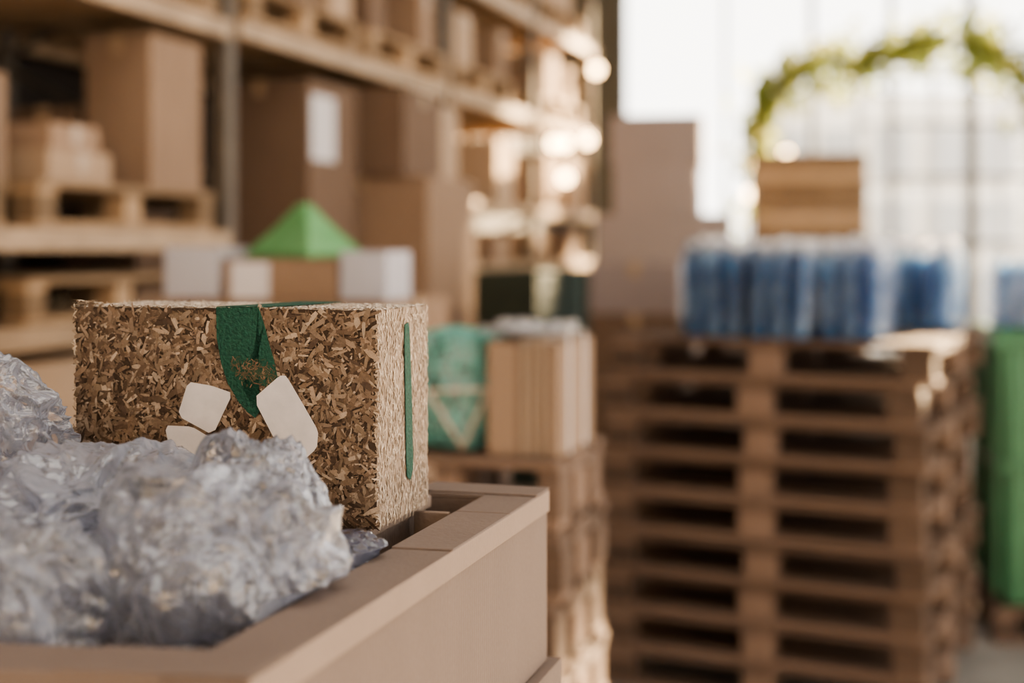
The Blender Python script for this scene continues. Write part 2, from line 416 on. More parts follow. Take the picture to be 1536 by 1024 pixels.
# ================================================================= FAR STACKS
FB = Frame(0.62, 10.1, 10)
carton(FB, 0, 0.9, 0, 0.7, 0.0, 0.62, M_cardG)
carton(FB, 0, 0.9, 0, 0.7, 0.62, 1.25, M_cardG)
carton(FB, -0.02, 0.92, 0, 0.7, 1.25, 1.93, M_cardG)
carton(FB, 0.10, 0.70, 0.0, 0.6, 1.93, 2.28, M_cardG)
carton(FB, 0.08, 0.72, 0.0, 0.6, 2.28, 2.63, M_cardG)
FC = Frame(0.40, 7.3, 12)
for k, (z0, z1, mm) in enumerate([(0,.55,M_cardD),(.55,1.08,M_cardD),(1.08,1.36,M_cardD),(1.36,1.62,M_cardG)]):
    carton(FC, 0, 0.46, 0, 0.5, z0, z1, mm)
carton(FC, 0.60, 1.35, 0.1, 0.7, 0, 0.6, M_cardD)
carton(FC, 0.60, 1.35, 0.1, 0.7, 0.6, 1.2, M_cardD)
def wood_crate(F, x0, x1, y0, y1, z0, h):
    w, d = x1-x0, y1-y0; bm = bmesh.new()
    for (x, y) in [(0.012,0.012),(w-0.06,0.012),(0.012,d-0.06),(w-0.06,d-0.06)]:
        bm_box(bm, x, x+0.048, y, y+0.048, 0, h)
    n = 5
    for i in range(n):
        z = i*h/n + 0.01; hh = h/n - 0.02
        bm_box(bm, 0, w, 0, 0.012, z, z+hh); bm_box(bm, 0, w, d-0.012, d, z, z+hh)
        bm_box(bm, 0, 0.012, 0.012, d-0.012, z, z+hh); bm_box(bm, w-0.012, w, 0.012, d-0.012, z, z+hh)
    for i in range(6):
        bm_box(bm, 0.012, w-0.012, i*d/6+0.01, (i+1)*d/6-0.008, 0.0, 0.012)
        bm_box(bm, 0.0, w, i*d/6+0.01, (i+1)*d/6-0.008, h, h+0.012)
    finish(bm, "wooden_crate", [M_palL], F.w(x0, y0, z0), F.rz, bevel=0.002)
FD = Frame(2.06, 12.0, 6)
for k in range(4): wood_crate(FD, 0, 0.92, 0, 0.8, 0.002+k*0.622, 0.608)

# ================================================================= MAIN PALLET STACK
PHI = 26.0
sF, cF = math.sin(math.radians(PHI)), math.cos(math.radians(PHI))
PW, PD = 1.226, 1.18
ox, oy = 1.458 - PW*cF, 5.0 + PW*sF
FP = Frame(ox, oy, PHI)
PM = [pallet_mesh(PW, PD, 0.149, 20+i, M_pal) for i in range(5)]
for k in range(9):
    jx = R.uniform(-0.022, 0.022) if k < 8 else 0.03
    if k == 7: jx = -0.02
    add_pallet(PM[k % 5], FP, jx, R.uniform(-0.015, 0.015), 0.001+k*0.151, R.uniform(-0.009, 0.009))
ZT = 9*0.151 + 0.001

M_blue = mat_noise("blue_bottle_plastic", (0.045, 0.22, 0.52), (0.44, 0.70, 0.93), 7, 0.10, 0.2, 0, 1.0, 0.0, translucent=0.5, island=0.4)
M_cap = mat_noise("white_cap_plastic", (0.75, 0.78, 0.82), (0.85, 0.86, 0.88), 9, 0.3, 0.05)
M_clear = mat_film("clear_bottle_neck", (0.75, 0.86, 0.95), 0.3, 0.7, 0.1, 0.1)
def bottle_pack(F, x0, y0, z0, nx, ny, r=0.037, h=0.31, skew=0.0, name="water_bottle_pack", seed=0):
    rp = random.Random(50+seed)
    bm = bmesh.new()
    prof = [(0.0,0,0),(r*.9,0,0),(r,.008,0),(r,.06,0),(r*.90,.067,0),(r*.90,.075,0),(r,.084,0),(r,.13,0),(r*.90,.137,0),(r*.90,.145,0),(r,.154,0),
            (r,.232,0),(r*.9,.258,0),(r*.6,.276,2),(r*.38,.286,2),(r*.38,.290,1),(r*.42,.291,1),(r*.42,.31,1),(0.0,.31,1)]
    seg = 16
    for i in range(nx):
        for j in range(ny):
            cx, cy = r+0.004 + i*(2*r+0.004) + rp.uniform(-.002,.002), r+0.004 + j*(2*r+0.004)
            hs = h/0.31*rp.uniform(0.95, 1.03); tx, ty = rp.gauss(0,.03), rp.gauss(0,.03)
            rings = []
            for (pr, pz, mi) in prof:
                pz *= hs; qx, qy = cx+tx*pz, cy+ty*pz
                if pr == 0: rings.append([bm.verts.new((qx, qy, pz))])
                else: rings.append([bm.verts.new((qx+pr*math.cos(2*math.pi*k/seg), qy+pr*math.sin(2*math.pi*k/seg), pz)) for k in range(seg)])
            for a in range(len(rings)-1):
                A, B = rings[a], rings[a+1]; mi = prof[a+1][2]
                for k in range(seg):
                    k2 = (k+1) % seg
                    if len(A) == 1: f = bm.faces.new((A[0], B[k2], B[k]))
                    elif len(B) == 1: f = bm.faces.new((A[k], A[k2], B[0]))
                    else: f = bm.faces.new((A[k], A[k2], B[k2], B[k]))
                    f.material_index = mi; f.smooth = True
    w, d = nx*(2*r+.004)+.004, ny*(2*r+.004)+.004
    nv = 14
    def ring(z, s):
        out = []
        for k in range(4*nv):
            q, t = divmod(k, nv); t /= nv
            p = [(t*w,0),(w,t*d),(w-t*w,d),(0,d-t*d)][q]
            cx, cy = w/2, d/2
            nn = 0.014*noise.noise(Vector((p[0]*40+seed, p[1]*40, z*18)))
            out.append(bm.verts.new((cx+(p[0]-cx)*(s+nn), cy+(p[1]-cy)*(s+nn), z + 0.012*noise.noise(Vector((p[0]*20+seed,p[1]*20,3))))))
        return out
    rr = [ring(z*h/0.31, s) for z, s in [(0.016,1.015),(.05,1.02),(.09,1.02),(.14,1.018),(.18,1.018),(.22,1.015),(.26,.97),(.30,.86)]]
    for a in range(len(rr)-1):
        for k in range(4*nv):
            k2 = (k+1) % (4*nv)
            f = bm.faces.new((rr[a][k], rr[a][k2], rr[a+1][k2], rr[a+1][k])); f.material_index = 3; f.smooth = True
    return finish(bm, name, [M_blue, M_cap, M_clear, M_film2], F.w(x0, y0, z0), F.rz + skew)
bx = PW - 0.925
for i, (nx, gap, yy, sk) in enumerate([(3, 0.006, .05, .0), (3, 0.012, .03, -.01), (3, 0.012, .06, .01)]):
    bottle_pack(FP, bx, yy, ZT+0.001, nx, 4, h=0.372 - 0.010*(i % 2), seed=i, skew=sk)
    bx += nx*(0.078)+0.004 + gap + 0.010
bottle_pack(FP, PW-0.35, 0.80, ZT+0.001, 4, 4, h=0.372, seed=5)
bottle_pack(FP, PW-0.78, 0.78, ZT+0.001, 4, 4, h=0.372, seed=6)

FG = Frame(2.06, 6.1, 10)
add_pallet(pallet_mesh(1.0, 0.9, 0.15, 77, M_pal), FG, 0.0, -0.02, 0.001)
def green_bin():
    bm = bmesh.new(); w, d, h = 0.92, 0.8, 1.16
    vs, fs = bm_box(bm, 0.03, w-0.03, 0.03, d-0.03, 0, h)
    for v in vs[:4]:
        v.co.x += 0.03*(1 if v.co.x < w/2 else -1); v.co.y += 0.03*(1 if v.co.y < d/2 else -1)
    bm_box(bm, 0, w, 0, d, h-0.05, h)
    bm_box(bm, 0.01, w-0.01, 0.01, d-0.01, h+0.001, h+0.035)
    bm_box(bm, 0.02, w-0.02, 0.02, d-0.02, h*0.5, h*0.5+0.04)
    for i in range(6):
        x = 0.07 + i*(w-0.18)/5
        bm_box(bm, x, x+0.04, 0.015, 0.05, 0.04, h-0.05)
    for i in range(5):
        y = 0.07 + i*(d-0.18)/4
        bm_box(bm, 0.015, 0.05, y, y+0.04, 0.04, h-0.05); bm_box(bm, w-0.05, w-0.015, y, y+0.04, 0.04, h-0.05)
    finish(bm, "green_storage_bin", [M_green], FG.w(0, 0, 0.152), FG.rz, bevel=0.008)
green_bin()
bottle_pack(FG, 0.03, 0.05, 0.152+1.198, 5, 4, h=0.34, seed=7)
bottle_pack(FG, 0.46, 0.05, 0.152+1.198, 5, 4, h=0.34, seed=8)

# ================================================================= MID STACK (right of block)
FM = Frame(0.10, 3.05, 17)
PMm = [pallet_mesh(0.52, 0.42, 0.153, 60+i, M_pal, nb=5) for i in range(3)]
for k in range(8):
    add_pallet(PMm[k % 3], FM, -0.52 + R.uniform(-.008,.008), R.uniform(-.008,.008), 0.001+k*0.155, R.uniform(-.01,.01))
ZM = 0.001 + 8*0.155
M_b1 = mat_cardboard("bundle_board", (0.25, 0.178, 0.13), var=0.08)
M_b2 = mat_cardboard("bundle_board_light", (0.36, 0.28, 0.215), var=0.08)
M_b3 = mat_cardboard("bundle_board_dark", (0.19, 0.13, 0.095), var=0.08)
def bundle():
    bm = bmesh.new(); x = 0.0; r = random.Random(4)
    d = 0.33; w = 0.16
    bm_box(bm, 0, 0.066, 0.0, d, 0, 0.246, 0)
    bm_box(bm, 0.001, 0.032, -0.001, d-0.004, 0.004, 0.25, 0)
    x = 0.068
    while x < w:
        t = r.uniform(0.002, 0.0045)
        z1 = 0.245 + r.uniform(-0.014, 0.012)
        bm_box(bm, x, x+t, r.uniform(0, .012), d - r.uniform(0, .03), 0, z1, r.choice([0,0,1,2]))
        x += t + 0.0010
    for yy in (0.08, 0.22):
        bm_box(bm, -0.002, x+0.002, yy, yy+0.012, 0.262, 0.264, 3)
        bm_box(bm, -0.004, -0.002, yy, yy+0.012, 0, 0.264, 3); bm_box(bm, x+0.002, x+0.004, yy, yy+0.012, 0, 0.264, 3)
    finish(bm, "flattened_cardboard_bundle", [M_b1, M_b2, M_b3, M_label], FM.w(-0.17, 0.03, ZM+0.001), FM.rz, bevel=0.0007)
bundle()

def crumple(bm, c, rad, seed, sub=6, mi=0, rough=1.0, zmin=None, clamp=None, axis=(1,1,1), fine=1.0):
    ret = bmesh.ops.create_icosphere(bm, subdivisions=sub, radius=1.0)
    off = Vector((seed*3.17, seed*1.31, seed*7.7))
    ax = Vector(axis)
    rot = Matrix.Rotation(seed*1.3, 3, 'Y') @ Matrix.Rotation(seed*0.7, 3, 'X')
    for v in ret['verts']:
        p = v.co.normalized()
        q = rot @ p
        q = Vector((q.x*ax.x, q.y*ax.y, q.z*ax.z))
        wv = noise.noise_vector(q*1.3+off)*0.5
        r = 1.0 + 0.30*rough*noise.noise(q*1.3+off)
        q1 = q + wv
        dd, _ = noise.voronoi(q1*1.5+off); r -= 0.27*rough*(min(dd[1]-dd[0], .7)-0.3)
        q2 = q + wv*0.8 + noise.noise_vector(q*4+off)*0.05
        dd, _ = noise.voronoi(q2*3.0+off); r -= 0.13*rough*(min(dd[1]-dd[0], .6)-0.28)
        q3 = Vector((q2.x*1.5, q2.y*0.7, q2.z))
        r += 0.075*rough*(0.25-abs(noise.noise(q3*4.5+off)))
        msk = max(0.0, noise.noise(q*1.9-off)+0.12)
        dd, _ = noise.voronoi(q2*7.0+off); r -= 0.085*fine*msk*rough*(min(dd[1]-dd[0], .5)-0.2)
        r += 0.06*fine*rough*msk*(0.25-abs(noise.noise(q3*12+off)))
        co = Vector((p.x*rad[0], p.y*rad[1], p.z*rad[2]))*r + Vector(c)
        if zmin is not None and co.z < zmin: co.z = zmin + (co.z-zmin)*0.05
        if clamp: co = clamp(co)
        v.co = co
    vset = set(ret['verts'])
    for f in bm.faces:
        if f.verts[0] in vset: f.material_index = mi; f.smooth = True

bm = bmesh.new()
rs = random.Random(31)
for i in range(6):
    crumple(bm, (rs.uniform(0.0,0.15), rs.uniform(0.0,0.26), rs.uniform(-.002,.006)), (rs.uniform(.02,.045), rs.uniform(.03,.06), rs.uniform(.010,.022)), 30+i, sub=4, rough=1.5, zmin=-0.004)
finish(bm, "plastic_film_scrap", [mat_film("white_scrap_film", (0.75,0.75,0.78), 0.25, 0.9)], FM.w(-0.17, 0.05, ZM+0.272), FM.rz)

M_net = mat_noise("teal_net_fibre", (0.10, 0.36, 0.32), (0.22, 0.55, 0.48), 60, 0.6, 0.3)
M_netin = mat_noise("sack_contents", (0.010, 0.05, 0.048), (0.34, 0.48, 0.46), 24, 0.6, 0.6)
M_rope = mat_noise("jute_rope", (0.50, 0.41, 0.33), (0.62, 0.53, 0.44), 80, 0.9, 0.4)
sack = bpy.data.objects.new("mesh_sack", None); scene.collection.objects.link(sack)
sack.location = FM.w(-0.285, 0.17, ZM+0.137); sack.rotation_euler = (0,0,FM.rz)
def boxy(hx, hy, hz):
    def f(co):
        s = lambda v, h: h*math.tanh(v/h*1.25)/0.93
        return Vector((s(co.x, hx), s(co.y, hy), s(co.z, hz)))
    return f
bm = bmesh.new(); crumple(bm, (0,0,0), (0.112, 0.12, 0.155), 21, sub=5, rough=1.2, clamp=boxy(.103,.10,.132))
finish(bm, "sack_body", [M_netin], parent=sack)
bm = bmesh.new(); crumple(bm, (0,0,0), (0.122, 0.132, 0.164), 21, sub=3, rough=1.2, clamp=boxy(.109,.107,.135))
nt_ = finish(bm, "net", [M_net], parent=sack)
wf = nt_.modifiers.new("wire", 'WIREFRAME'); wf.thickness = 0.005
def tube(name, pts, rad, mat, parent=None, cyclic=False, loc=(0,0,0)):
    cu = bpy.data.curves.new(name, 'CURVE'); cu.dimensions = '3D'; cu.bevel_depth = rad; cu.bevel_resolution = 3
    sp = cu.splines.new('POLY'); sp.points.add(len(pts)-1)
    for p, q in zip(sp.points, pts): p.co = (*q, 1)
    sp.use_cyclic_u = cyclic
    cu.materials.append(mat)
    ob = bpy.data.objects.new(name, cu); scene.collection.objects.link(ob); ob.location = loc
    if parent: ob.parent = parent
    return ob
tube("rope", [(-0.03,-0.125,0.0),(0.105,-0.105,0.005),(0.05,-0.12,-0.125)], 0.007, M_rope, sack, True)

# ================================================================= MID-LEFT CARTONS WITH GREEN PYRAMID
FL = Frame(-0.335, 3.70, 17)
carton(FL, -0.66, 0, 0, 0.5, 0, 0.52, M_cardD)
carton(FL, -0.66, 0, 0, 0.5, 0.52, 1.04, M_card)
carton(FL, -0.66, 0, 0, 0.5, 1.04, 1.56, M_card)
M_whitebox = mat_cardboard("white_cardboard", (0.44, 0.43, 0.47), 0.05)
carton(FL, -0.655, -0.49, 0.02, 0.2, 1.56, 1.70, M_whitebox, tape=False)
carton(FL, -0.475, -0.14, 0.02, 0.3, 1.56, 1.668, M_card, labels=[('f', 0.08, 0.42, 0.0, 0.93)])
carton(FL, -0.13, 0.0, 0.02, 0.2, 1.56, 1.69, M_whitebox, tape=False)
M_gp = mat_noise("green_folded_board", (0.11, 0.29, 0.12), (0.15, 0.35, 0.16), 12, 0.6, 0.05)
def pyramid():
    bm = bmesh.new(); a, b_, h = 0.140, 0.10, 0.150
    base = [(-a,-b_),(a,-b_),(a,b_),(-a,b_)]
    bot = [bm.verts.new((x*1.0,y*1.0,0)) for x,y in base]
    lip = [bm.verts.new((x,y,0.014)) for x,y in base]
    mid = [bm.verts.new((x*0.56,y*0.52,h*0.53)) for x,y in base]
    top = [bm.verts.new((x*0.12,y*0.12,h)) for x,y in base]
    for A,B in ((bot,lip),(lip,mid),(mid,top)):
        for k in range(4): bm.faces.new((A[k],A[(k+1)%4],B[(k+1)%4],B[k]))
    bm.faces.new(top); bm.faces.new(bot[::-1])
    finish(bm, "green_cardboard_pyramid", [M_gp], FL.w(-0.30, 0.16, 1.67), FL.rz-0.45, bevel=0.008, seg=3)
pyramid()

# ================================================================= FOREGROUND TRAY
FT = Frame(-0.148, 0.794, 16.4)
ZR = CAMZ-0.239; ZB = ZR-0.172
HT = 0.170
TW, TD = 0.62, 0.648
SKEW = 0.10
def skewy(x, y):  # the hand-folded tray is a little out of square
    return y + (x/TW)*SKEW*(1 - y/TD)
FTm = [pallet_mesh(0.62, 0.66, 0.149, 90+i, M_pal) for i in range(2)]
for k in range(6):
    add_pallet(FTm[k%2], FT, -TW, -0.005, 0.001+k*0.151)
carton(FT, -TW+0.004, 0.010, 0.004, TD+0.02, 0.908, ZB-0.001, M_tray)
def tray():
    bm = bmesh.new(); t = 0.005; rw = 0.05; H = HT
    bm_box(bm, -TW, 0, 0, t, 0, H-t); bm_box(bm, -TW, 0, TD-t, TD, 0, H-t)
    bm_box(bm, -t, 0, t, TD-t, 0, H-t); bm_box(bm, -TW, -TW+t, t, TD-t, 0, H-t)
    bm_box(bm, -TW+t, -t, t, TD-t, 0.0, t)
    bm_box(bm, -TW+rw, -rw, rw-t, rw, t, H-t); bm_box(bm, -TW+rw, -rw, TD-rw, TD-rw+t, t, H-t)
    bm_box(bm, -rw, -rw+t, rw, TD-rw, t, H-t); bm_box(bm, -TW+rw-t, -TW+rw, rw, TD-rw, t, H-t)
    def rim(x0,x1,y0,y1,z0,z1): bm_box(bm, x0,x1,y0,y1,z0,z1,0)
    for (a,b) in ((0.0,0.352),(0.354,0.512),(0.514,TD-0.001)):
        rim(-rw, 0.0012, a, b, H-t, H - (0.0 if a else 0.0012))
    rim(-TW-0.001, -TW+rw, 0, TD, H-t, H)
    rim(-TW+rw, -rw+0.0, -0.0012, rw, H-t, H)
    rim(-TW+rw, -rw, TD-rw, TD+0.001, H-t, H)
    bm_box(bm, -rw-0.06, 0.0022, -0.0022, rw*0.96, H+0.0002, H+0.0018, 0)
    bm_box(bm, -rw-0.07, 0.0022, TD-rw*0.92, TD+0.002, H+0.0002, H+0.0018, 0)
    bm_box(bm, 0.0002, 0.0022, -0.001, TD+0.001, H-0.022, H-0.0008, 1)
    for v in bm.verts: v.co.y = skewy(v.co.x, v.co.y)
    return finish(bm, "cardboard_tray", [M_tray, M_traycut], FT.w(0,0,ZB), FT.rz, bevel=0.0014)
TR = tray()
def insert():
    bm = bmesh.new(); H = HT
    bm_box(bm, -0.40, -0.100, 0.425, 0.57, 0.006, H-0.010)
    bm_box(bm, -0.40, -0.096, 0.42, 0.575, H-0.0098, H+0.0016, 1)
    bm_box(bm, -0.073, -0.057, 0.36, 0.46, 0.006, H-0.016, 1)
    bm_box(bm, -0.094, -0.060, 0.520, 0.526, 0.006, H-0.004, 1)
    ob = finish(bm, "cardboard_insert", [M_tray, M_traycut], bevel=0.001); ob.parent = TR
insert()

# ================================================================= CHIPBOARD BLOCK
BW, BT, BH = 0.291, 0.125, 0.185
BL = (-0.3932, 1.2819, ZR)
blk = bpy.data.objects.new("chipboard_block", None); scene.collection.objects.link(blk)
blk.location = BL; blk.rotation_euler = (0,0,-math.radians(16.4))
m, nt, b = newmat("wood_chip"); M_chip = m
at = nt.nodes.new("ShaderNodeVertexColor"); at.layer_name = "Col"
tcn = nt.nodes.new("ShaderNodeTexCoord"); nn = nt.nodes.new("ShaderNodeTexNoise"); nn.inputs["Scale"].default_value = 900; nn.inputs["Detail"].default_value = 3
nt.links.new(tcn.outputs["Object"], nn.inputs["Vector"])
mr = nt.nodes.new("ShaderNodeMapRange"); mr.inputs[3].default_value = 0.6; mr.inputs[4].default_value = 1.35
nt.links.new(nn.outputs["Fac"], mr.inputs[0])
vm = nt.nodes.new("ShaderNodeVectorMath"); vm.operation = 'SCALE'
nt.links.new(at.outputs["Color"], vm.inputs[0]); nt.links.new(mr.outputs[0], vm.inputs["Scale"])
nt.links.new(vm.outputs[0], b.inputs["Base Color"])
b.inputs["Roughness"].default_value = 0.7; b.inputs["Specular IOR Level"].default_value = 0.3
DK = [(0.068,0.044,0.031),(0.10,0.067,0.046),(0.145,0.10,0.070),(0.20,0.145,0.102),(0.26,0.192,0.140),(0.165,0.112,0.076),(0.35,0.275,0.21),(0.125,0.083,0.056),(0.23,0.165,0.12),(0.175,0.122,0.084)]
def block():
    bm = bmesh.new(); col = bm.loops.layers.float_color.new("Col")
    bm_box(bm, 0, BW, 0, BT, 0, BH)
    bmesh.ops.subdivide_edges(bm, edges=bm.edges[:], cuts=30, use_grid_fill=True)
    for v in bm.verts:
        v.co += noise.noise_vector(v.co*70)*0.0012
        if v.co.z < 0.0008: v.co.z = 0.0008
    for f in bm.faces:
        f.normal_update(); n = f.normal
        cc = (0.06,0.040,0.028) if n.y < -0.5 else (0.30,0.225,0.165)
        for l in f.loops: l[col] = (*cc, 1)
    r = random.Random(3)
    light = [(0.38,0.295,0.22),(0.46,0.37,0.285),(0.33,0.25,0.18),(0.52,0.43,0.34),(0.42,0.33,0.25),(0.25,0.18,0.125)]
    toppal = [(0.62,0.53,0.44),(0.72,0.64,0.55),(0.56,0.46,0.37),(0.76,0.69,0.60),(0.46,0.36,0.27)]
    def flake(o, U, V, Nn, pal, L, W, ang, off, curl):
        ca, sa = math.cos(ang), math.sin(ang)
        A = U*ca + V*sa; B = V*ca - U*sa
        tn = r.uniform(-curl, curl); tn2 = r.uniform(-curl*2, curl*2)
        A = (A + Nn*tn).normalized(); B = (B + Nn*tn2).normalized()
        c0 = o + Nn*(off + abs(tn)*L*0.5 + abs(tn2)*W*0.4)
        pts = []
        for i, (s, ww) in enumerate(((-1, r.uniform(.25,.9)), (0, r.uniform(.8,1.1)), (1, r.uniform(.2,.9)))):
            bend = Nn*(0.0005 if i == 1 else 0)
            pts.append((c0 + A*(s*L/2) + B*(W/2*ww + r.uniform(-.1,.1)*W) + bend, c0 + A*(s*L/2) - B*(W/2*ww) + bend))
        vs = [(bm.verts.new(p), bm.verts.new(q)) for p, q in pts]
        cc = r.choice(pal); k = r.uniform(0.75, 1.2)
        for i in range(2):
            f = bm.faces.new((vs[i][0], vs[i][1], vs[i+1][1], vs[i+1][0]))
            for l in f.loops: l[col] = (cc[0]*k, cc[1]*k, cc[2]*k, 1)
    X, Y, Z = Vector((1,0,0)), Vector((0,1,0)), Vector((0,0,1))
    for i in range(6600):
        o = Vector((r.uniform(0.002, BW-0.002), 0, r.uniform(0.002, BH-0.002)))
        t = r.random()
        if t < .42: L, W = r.uniform(.002,.006), r.uniform(.0008,.0024)
        elif t < .76: L, W = r.uniform(.005,.011), r.uniform(.0014,.0038)
        else: L, W = r.uniform(.009,.017), r.uniform(.002,.0058)
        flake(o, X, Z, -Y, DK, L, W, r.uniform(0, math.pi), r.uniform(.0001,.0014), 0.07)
    for i in range(2600):
        o = Vector((BW, r.uniform(0.0, BT), r.uniform(0.001, BH)))
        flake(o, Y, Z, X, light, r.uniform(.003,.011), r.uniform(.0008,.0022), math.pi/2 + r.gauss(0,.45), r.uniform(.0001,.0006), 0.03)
    for i in range(3200):
        o = Vector((r.uniform(0.0, BW), r.uniform(0.0, BT), BH))
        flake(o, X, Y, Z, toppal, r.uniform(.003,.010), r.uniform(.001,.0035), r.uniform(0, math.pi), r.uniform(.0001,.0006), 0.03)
    for i in range(1200):
        o = Vector((0, r.uniform(0.0, BT), r.uniform(0.001, BH)))
        flake(o, Y, Z, -X, light, r.uniform(.004,.012), r.uniform(.001,.003), r.uniform(0, math.pi), r.uniform(.0001,.0008), 0.06)
    for i in range(360):
        e = r.choice([0,0,1,2,3])
        if e == 0: o = Vector((r.uniform(0,BW), 0, BH))
        elif e == 1: o = Vector((BW, 0, r.uniform(0.004,BH)))
        elif e == 2: o = Vector((0, 0, r.uniform(0.004,BH)))
        else: o = Vector((r.uniform(0,BW), BT*r.choice([0,1,r.random()]), BH))
        flake(o, X, Z if e in (1,2) else Y, -Y if e in (1,2) else Z, light, r.uniform(.003,.008), r.uniform(.0008,.002), r.uniform(0, math.pi), r.uniform(.0003,.0012), 0.25)
    for i in range(70):
        o = Vector((abs(r.gauss(0,.008)), abs(r.gauss(0,.008)), BH + r.uniform(0,.004)))
        flake(o, X, Y, Z, light, r.uniform(.003,.009), r.uniform(.0008,.0022), r.uniform(0, math.pi), r.uniform(0,.001), 0.35)
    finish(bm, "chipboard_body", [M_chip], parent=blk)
block()
M_gt = mat_noise("green_paint", (0.005, 0.042, 0.027), (0.011, 0.080, 0.050), 320, 0.75, 0.9, dist=0.002)
M_wp = mat_noise("white_sticker", (0.53, 0.505, 0.51), (0.61, 0.58, 0.585), 60, 0.75, 0.25)
def patch(name, pts, plane, mat, off=0.0017, th=0.0005):
    bm = bmesh.new()
    def P(a, h, o):
        if plane == 'f': return (a, -o, h)
        if plane == 't': return (a, h, BH+o)
        return (BW+o, a, h)
    n = len(pts); A = [bm.verts.new(P(a, h, off)) for a, h in pts]; B = [bm.verts.new(P(a, h, off+th)) for a, h in pts]
    f1 = bm.faces.new(B); f2 = bm.faces.new(A[::-1])
    for i in range(n): bm.faces.new((A[i], A[(i+1)%n], B[(i+1)%n], B[i]))
    bmesh.ops.triangulate(bm, faces=[f1, f2])
    bmesh.ops.recalc_face_normals(bm, faces=bm.faces[:])
    return finish(bm, name, [mat], parent=blk)
def chaikin(p, k=1, f=.12):
    for _ in range(k):
        q = []
        for i in range(len(p)):
            a, b2 = p[i], p[(i+1)%len(p)]
            q += [(a[0]*(1-f)+b2[0]*f, a[1]*(1-f)+b2[1]*f), (a[0]*f+b2[0]*(1-f), a[1]*f+b2[1]*(1-f))]
        p = q
    return p
green = [(.142,.1865),(.1425,.16),(.147,.137),(.1535,.12),(.1634,.105),(.172,.096),(.1794,.0915),(.1835,.097),(.174,.107),(.168,.116),(.166,.124),
         (.176,.122),(.188,.119),(.2015,.1226),(.197,.142),(.192,.1575),(.188,.172),(.1826,.1865)]
patch("green_band_front", green, 'f', M_gt, 0.0024)
patch("green_band_top", [(.142,-.002),(.1826,-.002),(.196,.05),(.205,.1255),(.165,.1255),(.154,.05)], 't', M_gt)
patch("green_band_side", chaikin([(.060,.170),(.072,.172),(.078,.12),(.083,.04),(.075,.030),(.066,.036)]), 'r', M_gt)
patch("sticker_1", chaikin([(.1149,.1207),(.137,.118),(.158,.112),(.139,.075),(.1046,.0906)]), 'f', M_wp, 0.0028)
patch("sticker_2", chaikin([(.1782,.108),(.203,.1284),(.209,.1284),(.225,.104),(.2389,.0819),(.2375,.0673),(.2172,.0499),(.206,.060)]), 'f', M_wp, 0.0032)
patch("sticker_3", chaikin([(.0919,.0817),(.118,.0817),(.139,.0712),(.152,.060),(.150,.025),(.11,.025),(.1,.047)]), 'f', M_wp, 0.0028)
def worn():
    bm = bmesh.new(); col = bm.loops.layers.float_color.new("Col"); r = random.Random(8)
    for i in range(230):
        t = r.random()**0.8
        a = .158 + t*.040; hc = .136 - t*0.006; h = hc + r.gauss(-.002, .0055)
        if h < .1185: h = .1185 + r.random()*.006
        if a > .1985: continue
        L = r.uniform(.002,.006); W = r.uniform(.0006,.0018); an = r.uniform(0, 3.14)
        ca, sa = math.cos(an), math.sin(an); o = r.uniform(.0031,.0036)
        q = [(L/2,W/2),(-L/2,W/2*.6),(-L/2,-W/2),(L/2,-W/2*.5)]
        f = bm.faces.new([bm.verts.new((a+u*ca-v*sa, -o, h+u*sa+v*ca)) for u,v in q])
        cc = r.choice([(0.20,0.135,0.09),(0.14,0.09,0.06),(0.08,0.075,0.045),(0.03,0.07,0.045),(0.10,0.08,0.05),(0.045,0.075,0.045)])
        for l in f.loops: l[col] = (*cc,1)
    finish(bm, "worn_chips", [M_chip], parent=blk)
worn()

# ================================================================= CRUMPLED FILM
ca_, sa_ = math.cos(math.radians(16.4)), math.sin(math.radians(16.4))
def to_local(p, o):
    dx, dy = p.x-o[0], p.y-o[1]
    return dx*ca_ - dy*sa_, dx*sa_ + dy*ca_
def to_world(lx, ly, o):
    return o[0] + lx*ca_ + ly*sa_, o[1] - lx*sa_ + ly*ca_
TO = (-0.148, 0.794)
def film_clamp(p):
    lx, ly = to_local(p, BL)
    if -0.006 < lx < BW+0.006 and ly > -0.006 and p.z > ZR-0.004:
        ly = -0.006 - min(0.004, (ly+0.006)*0.03)
        p.x, p.y = to_world(lx, ly, BL)
    lx, ly = to_local(p, TO)
    if p.z < ZR+0.006:
        lx = max(-TW+0.054, min(-0.054, lx))
        y0 = skewy(lx, 0.05)+0.004
        ly = max(y0, min(TD-0.056, ly))
        if ly > 0.414 and -0.41 < lx: ly = 0.414
        p.x, p.y = to_world(lx, ly, TO)
    p.z = max(p.z, ZB+0.008)
    return p
bm = bmesh.new()
K = dict(clamp=film_clamp)
A1, A2 = (1,.6,1.3), (1.3,.6,1)
crumple(bm, (-0.208, 0.985, 1.460), (0.080, 0.062, 0.088), 1, sub=7, axis=A1, rough=1.15, **K)
crumple(bm, (-0.192, 1.065, 1.484), (0.052, 0.058, 0.070), 2, sub=7, axis=A1, rough=1.15, **K)
crumple(bm, (-0.172, 1.030, 1.450), (0.045, 0.055, 0.042), 3, sub=6, **K)
crumple(bm, (-0.325, 1.12, 1.480), (0.085, 0.085, 0.062), 4, sub=7, axis=A1, rough=1.15, **K)
crumple(bm, (-0.450, 1.22, 1.535), (0.068, 0.050, 0.058), 5, sub=7, rough=1.15, **K)
crumple(bm, (-0.330, 0.925, 1.462), (0.058, 0.045, 0.056), 6, sub=7, axis=A1, rough=1.15, **K)
crumple(bm, (-0.290, 1.00, 1.425), (0.080, 0.080, 0.055), 7, sub=6, **K)
crumple(bm, (-0.400, 1.08, 1.445), (0.100, 0.10, 0.08), 10, sub=6, **K)
